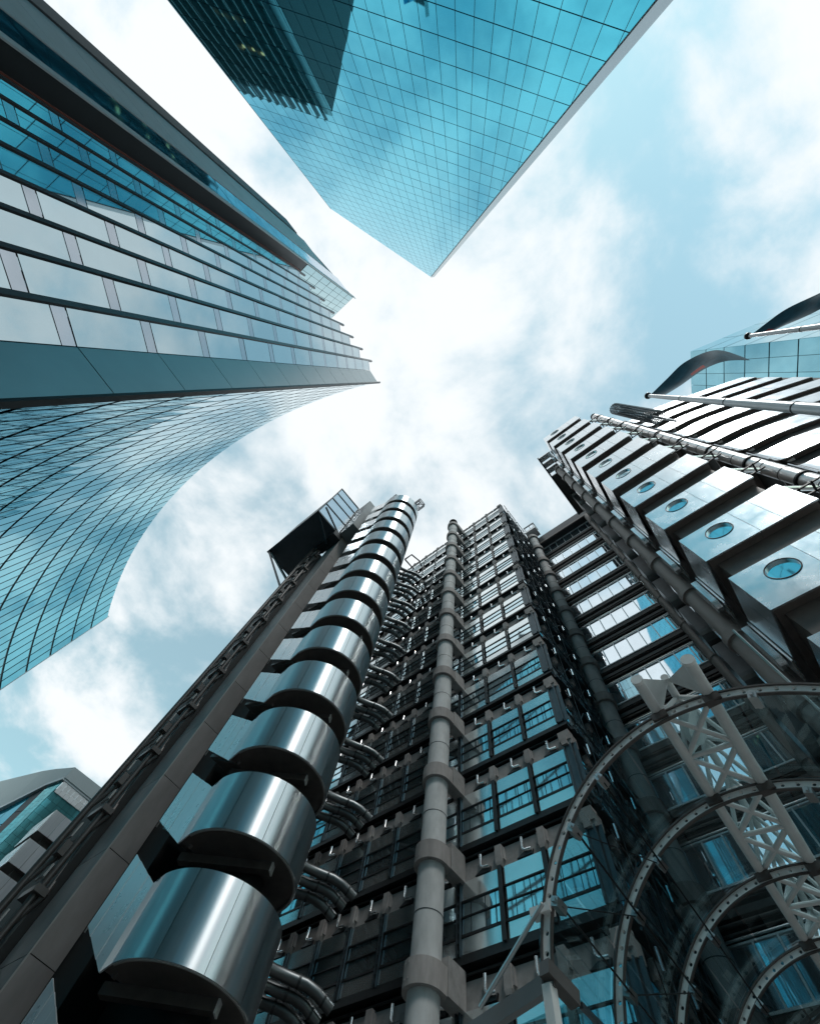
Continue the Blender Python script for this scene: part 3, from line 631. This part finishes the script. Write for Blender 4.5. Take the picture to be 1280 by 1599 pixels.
# ------------------------------------------------------------------ barrel-vaulted glass canopy
cn = thing('glass_canopy', (-0.8, 10, GROUND), 'barrel-vaulted glass entrance canopy with perforated metal arches and a white tubular spine truss', 'canopy')
AR, AZ = 3.0, 3.28
AY = [6.5, 8.6, 10.7, 12.8, 14.9]; AXc = lambda y: -0.52 - 0.07*(y-6.5)
A0, A1 = math.pi*0.98, math.pi*0.12
def arch():
    b = MB(); n = 72; hw = 0.056; t = 0.016; rh = 0.031
    P = lambda r, a, y: (r*math.cos(a), y, r*math.sin(a))
    # perforated plate: one cell per hole (square outline to octagon), front and back
    nh = 38
    for h in range(nh):
        a0 = A0 + (A1-A0)*h/nh; a1 = A0 + (A1-A0)*(h+1)/nh; am = (a0+a1)/2
        sq = []
        for i in range(16):
            th = 2*math.pi*i/16; c, s = math.cos(th), math.sin(th); k = 1/max(abs(c), abs(s))
            sq.append((AR + hw*s*k, am + (a1-a0)/2*c*k)); 
        ci = [(AR + rh*math.sin(2*math.pi*i/16), am - rh/AR*math.cos(2*math.pi*i/16)*(1 if a1 < a0 else -1)*1) for i in range(16)]
        for i in range(16):
            j = (i+1) % 16
            for y, rev in ((-t, False), (t, True)):
                q = [P(*sq[i], y), P(*sq[j], y), P(*ci[j], y), P(*ci[i], y)]
                b.face(q[::-1] if rev else q)
            b.face([P(*ci[i], -t), P(*ci[j], -t), P(*ci[j], t), P(*ci[i], t)])
    return b
def flange(r0, r1, yw):
    b = MB(); n = 72; P = lambda r, a, y: (r*math.cos(a), y, r*math.sin(a))
    for i in range(n):
        a = A0 + (A1-A0)*i/n; c = A0 + (A1-A0)*(i+1)/n
        b.hexa([P(r0,a,-yw), P(r0,c,-yw), P(r0,c,yw), P(r0,a,yw), P(r1,a,-yw), P(r1,c,-yw), P(r1,c,yw), P(r1,a,yw)])
    return b
fl1 = shared('flange1', lambda: flange(AR-0.074, AR-0.056, 0.03), 'brace_metal'); fl2 = shared('flange2', lambda: flange(AR+0.056, AR+0.08, 0.05), 'brace_metal')
am = shared('arch', arch, 'arch_metal')
clampm = shared('clamp', lambda: MB().box(-0.05,0.05,-0.12,0.12,-0.06,0.06).box(-0.03,0.03,-0.16,0.16,-0.02,0.02), 'rod_steel')
for y in AY:
    a_ = put('arch', am, T(AXc(y), y, AZ), cn)
    put('arch_flange', fl1, T(AXc(y), y, AZ), a_); put('arch_flange', fl2, T(AXc(y), y, AZ), a_)
    for th in (R(160), R(140), R(122), R(66), R(45)):
        put('clamp', clampm, T(AXc(y)+(AR-0.16)*math.cos(th), y, AZ+(AR-0.16)*math.sin(th)) @ Matrix.Rotation(-th, 4, 'Y'), a_)
    MB().bar((AXc(y)-AR, y, AZ+0.2), (AXc(y)-AR, y, GROUND), 0.12, 0.16).build('arch_leg', 'arch_metal', a_)
# glass sheets between the arches (outer face of the vault)
GA = [R(172), R(150), R(128), R(108), R(72), R(52), R(30)]
for y0, y1 in zip(AY[:-1], AY[1:]):
    for i in range(len(GA)-1):
        b = MB(); n = 6; r0, r1 = AR+0.13, AR+0.15
        for k in range(n):
            t0 = GA[i]+(GA[i+1]-GA[i])*(k/n); t1 = GA[i]+(GA[i+1]-GA[i])*((k+1)/n)
            if k == 0: t0 -= 0.006
            if k == n-1: t1 += 0.006
            b.hexa([(AXc(yy)+r*math.cos(t), yy+e, AZ+r*math.sin(t)) for r in (r0, r1) for (yy, e, t) in ((y0, 0.03, t0), (y0, 0.03, t1), (y1, -0.03, t1), (y1, -0.03, t0))])
        b.build('glass_sheet', 'canopy_glass', cn)
# longitudinal rods
for th, m_, r_ in ((R(160), 'rod_black', 0.014), (R(140), 'rod_black', 0.018), (R(122), 'rod_black', 0.016), (R(45), 'rod_black', 0.016)):
    rr = AR-0.2
    MB().tube([(AXc(6.5)+rr*math.cos(th), 6.5, AZ+rr*math.sin(th)), (AXc(15.2)+rr*math.cos(th), 15.2, AZ+rr*math.sin(th))], r_, 6).build('tie_rod', m_, cn)
for y0, y1, ta, tb in ((6.5, 8.6, 160, 140), (8.6, 10.7, 140, 160), (8.6, 10.7, 160, 140), (6.5, 8.6, 140, 122), (10.7, 12.8, 140, 160)):
    ra = AR-0.17
    MB().tube([(AXc(y0)+ra*math.cos(R(ta)), y0, AZ+ra*math.sin(R(ta))), (AXc(y1)+ra*math.cos(R(tb)), y1, AZ+ra*math.sin(R(tb)))], 0.009, 6).build('cross_cable', 'rod_black', cn)
# spine truss: two chords under the crown, a third above, lattice between
def chord(x0, z): return lambda y: Vector((x0 - 0.07*(y-6.5), y, z))
c1, c2, c3 = chord(-0.70, 6.44), chord(0.15, 6.34), chord(-0.28, 7.15)
for c, r_ in ((c1, 0.088), (c2, 0.098), (c3, 0.07)):
    MB().tube([c(5.75 if c is not c3 else 6.6), c(16.5)], r_, 18).build('truss_chord', 'truss_paint', cn)
for c, r_ in ((c1, 0.098), (c2, 0.108)):
    MB().tube([c(5.74), c(5.80)], r_, 18).build('end_cap', 'arch_metal', cn)
    b = MB(); p, q, s_ = c(5.85)+Vector((0.02,0,0.1)), c(6.7)+Vector((0.02,0,0.1)), c3(6.7)
    b.face([p, q, s_]); b.face([p+Vector((0.03,0,0)), s_+Vector((0.03,0,0)), q+Vector((0.03,0,0))]); b.face([p, s_, s_+Vector((0.03,0,0)), p+Vector((0.03,0,0))]); b.build('gusset_fin', 'truss_paint', cn)
y = 6.6
while y < 15.5:
    b = MB(); y2 = y+1.05
    b.tube([c1(y), c2(y2)], 0.045, 10).tube([c2(y), c1(y2)], 0.045, 10).tube([c1(y), c2(y)], 0.04, 10)
    b.tube([c1(y), c3(y+0.52)], 0.04, 8).tube([c2(y), c3(y+0.52)], 0.04, 8).tube([c3(y+0.52), c1(y2)], 0.04, 8).tube([c3(y+0.52), c2(y2)], 0.04, 8)
    b.build('truss_lattice', 'truss_paint', cn); y = y2
for yy in AY:
    MB().box(c1(yy).x-0.13, c1(yy).x+0.13, yy-0.07, yy+0.07, 6.24, 6.37).build('chord_clamp', 'brace_metal', cn)
    MB().box(c2(yy).x-0.13, c2(yy).x+0.13, yy-0.07, yy+0.07, 6.13, 6.26).build('chord_clamp', 'brace_metal', cn)
lampd = MB().tube([(-0.4, 7.4, 6.75), (-0.32, 7.4, 6.68)], 0.3, 20).tube([(-0.4,7.4,6.75),(-0.3,7.5,7.1)], 0.14, 12); lampd.build('floodlight', 'truss_paint', cn)
# steel tension rods on the far flank
for p, q in (((1.3, 7.3, 8.2), (1.55, 8.6, 5.6)), ((1.55, 8.6, 5.6), (1.4, 10.7, 5.7)), ((0.9, 8.6, 6.2), (1.9, 10.7, 5.2)), ((1.9, 6.6, 5.2), (1.5, 8.6, 5.65))):
    MB().tube([p, q], 0.022, 8).build('tension_rod', 'rod_steel', cn)
# eaves: beam, strut and lower glass awning on the left
MB().bar((-3.5, 6.55, 3.55), (-5.6, 7.2, 3.55), 0.10, 0.18).build('eaves_beam', 'shaft_grey', cn)
MB().tube([(-3.36, 6.35, 4.25), (-4.75, 6.75, 3.62)], 0.03, 10).build('eaves_strut', 'rod_steel', cn)
MB().bar((-3.3, 6.5, 4.25), (-3.62, 6.5, 4.25), 0.16, 0.1).build('strut_lug', 'arch_metal', cn)
MB().bar((-3.5, 6.4, 3.62), (-3.4, 6.9, 3.5), 0.16, 0.16).build('foot_casting', 'brace_metal', cn)
for i in range(5):
    x0 = -3.35 - 1.2*i
    MB().hexa([(x0, 6.9+0.22*i, 3.5), (x0-1.17, 6.9+0.22*(i+1), 3.5), (x0-1.6, 12, 3.9), (x0-0.4, 12, 3.9), (x0, 6.9+0.22*i, 3.52), (x0-1.17, 6.9+0.22*(i+1), 3.52), (x0-1.6, 12, 3.92), (x0-0.4, 12, 3.92)]).build('awning_glass', 'awning_glass', cn)
    MB().bar((x0-0.01, 6.95+0.22*i, 3.47), (x0-0.4, 12, 3.87), 0.05, 0.06).build('awning_bar', 'blue_steel', cn)

# ------------------------------------------------------------------ finned glass office (left) with its curved flank
H = 68.8
wl = thing('finned_office_tower', (-30, -20, GROUND), 'stepped glass office tower with dark vertical fins and a long concave glass flank, left side', 'building')
XF = -9.4; FY = [-10.79 - 2.236*k for k in range(8)]
cx_, cy_, cr_ = -47.2, 64.9, 81.3
ca0 = math.atan2(-7.67-cy_, -10.7-cx_); ca1 = math.atan2(-7.8-cy_, -83.7-cx_)
cpt = lambda u, dr_=0.0: (cx_ + (cr_+dr_)*math.cos(ca0+(ca1-ca0)*u), cy_ + (cr_+dr_)*math.sin(ca0+(ca1-ca0)*u))
body = [(-11.05, -50), (-11.05, -11.0), (-10.6, -8.1)] + [cpt(i/40, 0.12) for i in range(1, 41)] + [(-83.7, -50)]
MB().prism(body, GROUND, H-0.15).build('core_wall', 'curve_joint', wl)
ZJ = [15.1 + 4.32*j for j in range(-4, 13)]
bayang = math.atan2(2.236, -1.47)       # direction of a saw-tooth pane
pw = math.hypot(2.236, 1.47)
ROTP = math.atan2(1.47, -2.236)
for k, yf in enumerate(FY):
    if k == 0: p, q = Vector((XF, yf)), Vector((-10.19, -9.59))
    else: p, q = Vector((XF, yf)), Vector((XF-1.47, yf+2.236))
    d = (p-q); L = d.length; ang = math.atan2(d.y, d.x) ; c = (p+q)/2
    for j, zj in enumerate(ZJ):
        if zj > H: break
        panel('window_pane', L-0.06, 3.64, 0.05, 'saw_glass', (c.x, c.y, zj-0.66-1.83), ang+math.pi, wl, 0.35)
        panel('spandrel_strip', L-0.06, 0.56, 0.05, 'saw_strip', (c.x, c.y, zj-0.34), ang+math.pi, wl, 0.1)
    MB().box(XF-0.2, XF+0.06, yf-0.16, yf+0.10, GROUND, H+0.5).build('fin', 'fin_metal', wl)
bd = Vector((-10.19, -9.59)) - Vector((-10.37, -7.65)); bang = math.atan2(bd.y, bd.x)
for j, zj in enumerate(ZJ):
    if zj > H+4: break
    panel('corner_panel', 1.93, 4.27, 0.08, 'base_panel', (-10.28, -8.62, zj-2.16), bang+math.pi, wl, 0.1)
MB().strip([(-10.62, -7.55), (-10.37, -7.62)], GROUND, H+0.6, 0.1).build('corner_edge', 'tier_dark', wl)
MB().box(-10.66, -10.37, -7.66, -7.58, GROUND, H+0.6).build('corner_edge', 'rod_black', wl)
# curved flank panes: nearest rows single, the rest one joined part
NC = 41; rest = MB()
for i in range(NC):
    for j in range(17):
        zt = H - 4.32*j - 0.2; zb = zt - 4.32 + 0.4
        if zb < GROUND: continue
        u0, u1 = (i+0.06)/NC, (i+0.94)/NC
        near = (j <= 5 and (i >= 4 or j <= 3)) or (6 <= j <= 9 and i < 22 - 3*(j-6) and i >= 5)
        p, q = cpt(u0), cpt(u1)
        if near:
            d = Vector(p)-Vector(q); c = (Vector(p)+Vector(q))/2
            panel('glass_pane', d.length, zt-zb, 0.04, 'curve_glass', (c.x, c.y, (zt+zb)/2), math.atan2(d.y, d.x)+math.pi, wl, 0.22)
        else:
            rest.strip([q, p], zb, zt, -0.04)
tag(rest.build('glass_pane_field', 'curve_glass', wl), kind='stuff')
MB().box(-84.0, -83.65, -8.5, -7.7, GROUND, H+0.2).build('end_frame', 'pale_frame', wl)
# the taller tier beyond the fins
MB().hexa([(-60,-40.1,GROUND),(-8.1,-40.1,GROUND),(-8.1,-27.5,GROUND),(-60,-27.5,GROUND),(-60,-40.1,82),(-8.1,-40.1,82),(-8.1,-27.5,98),(-60,-27.5,98)]).build('tier_core', 'tier_dark', wl)
MB().box(-8.12, -8.0, -28.0, -27.35, GROUND, 99.5).build('tier_trim', 'tier_grey', wl)
for j in range(24):
    z0 = GROUND + 4.2*j
    if z0 < 92: panel('tier_window', 3.3, 4.05, 0.06, 'tier_blue', (-8.02, -29.75, z0+2.1), R(90), wl, 0.4)
    if z0 < 83: panel('tier_panel', 5.6, 4.17, 0.10, 'tier_grey', (-7.98, -34.45, z0+2.1), R(90), wl, 0.05)
MB().box(-8.1, -7.85, -40.2, -37.4, GROUND, 83).build('tier_edge', 'tier_dark', wl)
MB().box(-9.5, -8.1, -27.5, -27.42, GROUND, 69.5).build('tier_return', 'tier_dark', wl)
MB().box(-10.4, -9.5, -27.5, -27.3, GROUND, 69.5).build('red_reflection_strip', 'red_reflection_strip', wl)  # added strip that paints a reddish reflection along the inner corner
for i in range(6):
    for j in range(7):
        panel('screen_pane', 1.02, 3.85, 0.04, 'screen_glass', (-8.75-1.08*i, -27.44, 71.8+4.0*j), math.pi, wl, 0.3)

# the tallest tier, further back
t3a, t3b = Vector((-13.5, -51.9)), Vector((-29.0, -77.0)); t3d = (t3b-t3a).normalized(); t3n = Vector((t3d.y, -t3d.x))*-1
t3n = Vector((-t3d.y, t3d.x)); L3 = (t3b-t3a).length; t3ang = math.atan2(t3d.y, t3d.x)
MB().prism([tuple(t3a-t3n*0.3), tuple(t3b-t3n*0.3), tuple(t3b-t3n*24), tuple(t3a-t3n*24)][::-1], GROUND, 124).build('tall_tier_core', 'tier_dark', wl)
n3 = 13
for i in range(n3):
    c = t3a + t3d*(2.0+(i+0.5)*(L3-2.0)/n3); f_ = t3a + t3d*(2.0+i*(L3-2.0)/n3)
    for j in range(12):
        o_ = panel('tall_tier_window', (L3-2.0)/n3-0.15, 3.7, 0.05, 'tall_glass', (c.x, c.y, 121.5-4.2*j), t3ang+math.pi, wl, 0.5)
    if i in (3, 4, 5):
        for j in (2, 4, 6): panel('lit_window', 1.1, 0.8, 0.05, 'lit_window', (c.x+t3n.x*0.1+0.25*(j%4)*t3d.x, c.y+t3n.y*0.1+0.25*(j%4)*t3d.y, 116.5-4.2*j), t3ang+math.pi, wl)
    q = f_ + t3n*1.1
    MB().hexa([(f_.x, f_.y, 60), (q.x, q.y, 60), (q.x+0.2*t3d.x, q.y+0.2*t3d.y, 60), (f_.x+0.2*t3d.x, f_.y+0.2*t3d.y, 60), (f_.x, f_.y, 127.5), (q.x, q.y, 126.0), (q.x+0.2*t3d.x, q.y+0.2*t3d.y, 126.0), (f_.x+0.2*t3d.x, f_.y+0.2*t3d.y, 127.5)]).build('tall_tier_fin', 'fin_metal', wl)
c = t3a + t3d*0.95; panel('tall_tier_panel', 1.9, 70, 0.1, 'base_panel', (c.x, c.y, 90), t3ang+math.pi, wl)

# ------------------------------------------------------------------ angular glass skyscraper (top)
SDv = Vector((0.5407, 0.8412)); SN = Vector((0.8412, -0.5407)); SPd = 32.0
sc = thing('glass_skyscraper', (27, -17, GROUND), 'tall angular teal glass skyscraper with a pale slanted metal edge, top of the picture', 'skyscraper')
def S3(s, z, o=0.0): q = SN*(SPd+o) + SDv*s; return (q.x, q.y, z)
edge_s = lambda z: -25.3 + (z-190)*-0.209
top_z = lambda s: 141 + (s+52.6)*49/27.3
poly = [(-52.6, GROUND), (edge_s(GROUND), GROUND), (-25.3, 190), (-52.6, 141)]
b = MB(); n_ = len(poly)
fr = [S3(s, z, 0.12) for s, z in poly]; bk = [S3(s, z, 24) for s, z in poly]
b.face(fr[::-1]); b.face(bk)
for i in range(n_): j = (i+1) % n_; b.face([fr[i], fr[j], bk[j], bk[i]])
b.build('core_wall', 'sky_tower_joint', sc)
def clip(poly_, inside, inter):
    o = []
    for i in range(len(poly_)):
        a, c = poly_[i], poly_[(i+1) % len(poly_)]
        ia, ic = inside(a), inside(c)
        if ia: o.append(a)
        if ia != ic: o.append(inter(a, c))
    return o
def cut(poly_, fn):
    return clip(poly_, lambda p: fn(p) >= 0, lambda a, c: (lambda t: (a[0]+(c[0]-a[0])*t, a[1]+(c[1]-a[1])*t))(fn(a)/(fn(a)-fn(c))))
field = MB()
SANG = math.atan2(SDv.y, SDv.x)
for m_ in range(-22, 13):
    for j in range(-14, 34):
        s0 = -8.7+2*m_; z0 = 54.8+4.03*j
        q = [(max(s0+0.03, -52.5), z0+0.07), (s0+1.97, z0+0.07), (s0+1.97, z0+3.96), (max(s0+0.03, -52.5), z0+3.96)]
        if s0+1.9 < -52.5: continue
        full = all(p[0] < edge_s(p[1])-0.1 and p[1] < top_z(p[0])-0.1 for p in q) and s0 > -52.6
        if full and 0 <= j <= 11:
            c = S3(s0+1, z0+2.015); 
            put('glass_pane', slab(1.94, 3.89, 0.05, 'sky_tower_glass'), T(*c) @ RZ(SANG+math.pi) @ jit(0.16), sc)
        else:
            q = cut(q, lambda p: edge_s(p[1])-0.1-p[0]); 
            if len(q) > 2: q = cut(q, lambda p: top_z(p[0])-0.1-p[1])
            if len(q) > 2:
                dz = random.uniform(-0.004, 0.004); field.face([S3(s, z, dz) for s, z in q][::-1])
tag(field.build('glass_pane_field', 'sky_tower_glass', sc), kind='stuff')
b = MB(); a0 = [(edge_s(GROUND), GROUND), (-25.3, 190)]
b.hexa([S3(a0[0][0], GROUND, -0.1), S3(a0[0][0]+1.3, GROUND, 0.5), S3(a0[0][0]+1.3, GROUND, 1.5), S3(a0[0][0], GROUND, 0.6),
        S3(-25.3, 190.6, -0.1), S3(-24.0, 190.6, 0.5), S3(-24.0, 190.6, 1.5), S3(-25.3, 190.6, 0.6)]); b.build('edge_cladding', 'sky_tower_edge', sc)
b = MB(); b.hexa([S3(-53.1, GROUND, 0.3), S3(-52.5, GROUND, -0.06), S3(-52.5, GROUND, 0.4), S3(-53.1, GROUND, 0.8), S3(-53.1, 140.5, 0.3), S3(-52.5, 141.4, -0.06), S3(-52.5, 141.4, 0.4), S3(-53.1, 140.5, 0.8)]); b.build('edge_cladding', 'pale_frame', sc)

# ------------------------------------------------------------------ distant glass block behind the right tower
gb = thing('glass_block', (46, 45, GROUND), 'pale teal glass block rising behind the flagpoles at the right edge', 'building')
ga, gc, gd = Vector((47.3, 30.2)), Vector((37.4, 49.5)), Vector((75, 37.5))
ge = gc + (gd-ga)
MB().prism([(ga.x+0.25, ga.y+0.2), (gd.x, gd.y), (ge.x, ge.y), (gc.x+0.25, gc.y+0.15)], GROUND, 119.6).build('core_wall', 'sky_tower_joint', gb)
zt = 120.0; d1 = gc-ga; d2 = gd-ga
while zt > 40:
    for i in range(8):
        u0, u1 = i/8, (i+1)/8; p = ga+d1*u0; q = ga+d1*u1; c = (p+q)/2
        panel('glass_pane', (q-p).length-0.08, 6.9, 0.05, 'block_glass', (c.x, c.y, zt-3.6), math.atan2((p-q).y, (p-q).x), gb, 0.25)
    for i in range(4):
        p = ga+d2*(i/4); q = ga+d2*((i+1)/4); c = (p+q)/2
        panel('glass_pane', (q-p).length-0.15, 6.9, 0.05, 'block_glass', (c.x, c.y, zt-3.6), math.atan2((q-p).y, (q-p).x), gb, 0.25)
    zt -= 7.2
# ------------------------------------------------------------------ far curved-roof building and far stair tower, lower left
fb = thing('curved_roof_building', (-85, 8, GROUND), 'distant blue glass building with a pale curved roof edge, lower left corner', 'building')
fp = [(-71.4, 17.5), (-72.3, 7.8), (-74.3, 6.95), (-75.6, 6.4), (-77.8, 5.5), (-85.4, 2.9), (-96, 0.2)]
ft = [40.0, 40.0, 40.1, 40.2, 40.2, 40.0, 38.5]; fl = [38.2, 38.4, 37.7, 36.7, 35.2, 31.5, 26.5]
MB().prism([(-72.0, 17.5), (-96, 17.5), (-96, 0.8), (-85.4, 3.5), (-77.9, 6.1), (-72.9, 8.4)], GROUND, 37.4).build('core_wall', 'core_dark', fb)
MB().strip(fp[::-1], fl[::-1], ft[::-1], 0.4).build('roof_fascia', 'far_roof', fb)
MB().strip([(x-0.1, y-0.1) for x, y in fp[::-1]], [z-0.25 for z in fl[::-1]], [z+0.15 for z in fl[::-1]], 0.5).build('fascia_trim', 'pale_frame', fb)
def wallrun(p, q, z1a, z1b, n, rows, hgt, m_, name):
    p, q = Vector(p), Vector(q)
    for i in range(n):
        a = p.lerp(q, (i+0.02)/n); b_ = p.lerp(q, (i+0.98)/n); c = (a+b_)/2; d = b_-a
        for j in range(rows):
            zt_ = z1a+(z1b-z1a)*(i+0.5)/n - hgt*j
            panel(name, d.length, hgt*0.97, 0.12, m_, (c.x, c.y, zt_-hgt/2), math.atan2(d.y, d.x), fb, 0.3)
wallrun((-96, 0.5), (-85.4, 3.2), 26.4, 31.4, 5, 5, 3.6, 'far_glass', 'glass_wall_pane'); wallrun((-85.4, 3.2), (-75.6, 6.7), 31.4, 36.6, 6, 6, 3.6, 'far_glass', 'glass_wall_pane')
wallrun((-75.6, 6.7), (-74.3, 7.2), 36.6, 37.6, 1, 6, 3.0, 'plant_dark', 'dark_bay_panel')
wallrun((-74.3, 7.2), (-72.55, 7.95), 37.6, 38.3, 3, 14, 0.9, 'far_grid', 'glass_pane')
wallrun((-72.5, 8.0), (-71.7, 17.4), 36.6, 36.6, 12, 12, 0.9, 'far_grid', 'glass_pane')
wallrun((-72.4, 8.1), (-71.6, 17.4), 38.1, 38.1, 14, 2, 0.75, 'far_white', 'louvre')
fs = thing('far_stair_tower', (-63, 10, GROUND), 'far stack of grey steel stair pods at the left edge below the curved roof', 'tower')
MB().box(-66, -61.5, 9.5, 14, GROUND, 28).build('core_shaft', 'soffit_brown', fs)
for k in range(-4, 1):
    zb = 27.6 + 3.0*k
    fpod = MB().hexa([(-66,8.6,zb),(-61,8.45,zb),(-60.6,14,zb),(-66,14,zb),(-66,8.6,zb+0.2),(-61,8.45,zb+0.2),(-60.6,14,zb+0.2),(-66,14,zb+0.2)]).build('stair_pod', 'soffit_brown', fs)
    MB().hexa([(-66,8.5,zb),(-61.4,8.4,zb),(-61.4,8.5,zb),(-66,8.6,zb),(-66,8.5,zb+2.2),(-61.4,8.4,zb+2.2),(-61.4,8.5,zb+2.2),(-66,8.6,zb+2.2)]).build('cladding_panel', 'satin_steel', fpod)
    for i in range(4):
        y0 = 8.4+1.3*i
        MB().hexa([(-61.0+0.1*i-0.1,y0,zb),(-61.0+0.1*i,y0,zb),(-60.9+0.1*i,y0+1.26,zb),(-61+0.1*i,y0+1.26,zb),(-61.0+0.1*i-0.1,y0,zb+2.2),(-61.0+0.1*i,y0,zb+2.2),(-60.9+0.1*i,y0+1.26,zb+2.2),(-61+0.1*i,y0+1.26,zb+2.2)]).build('cladding_panel', 'brushed_steel', fpod)
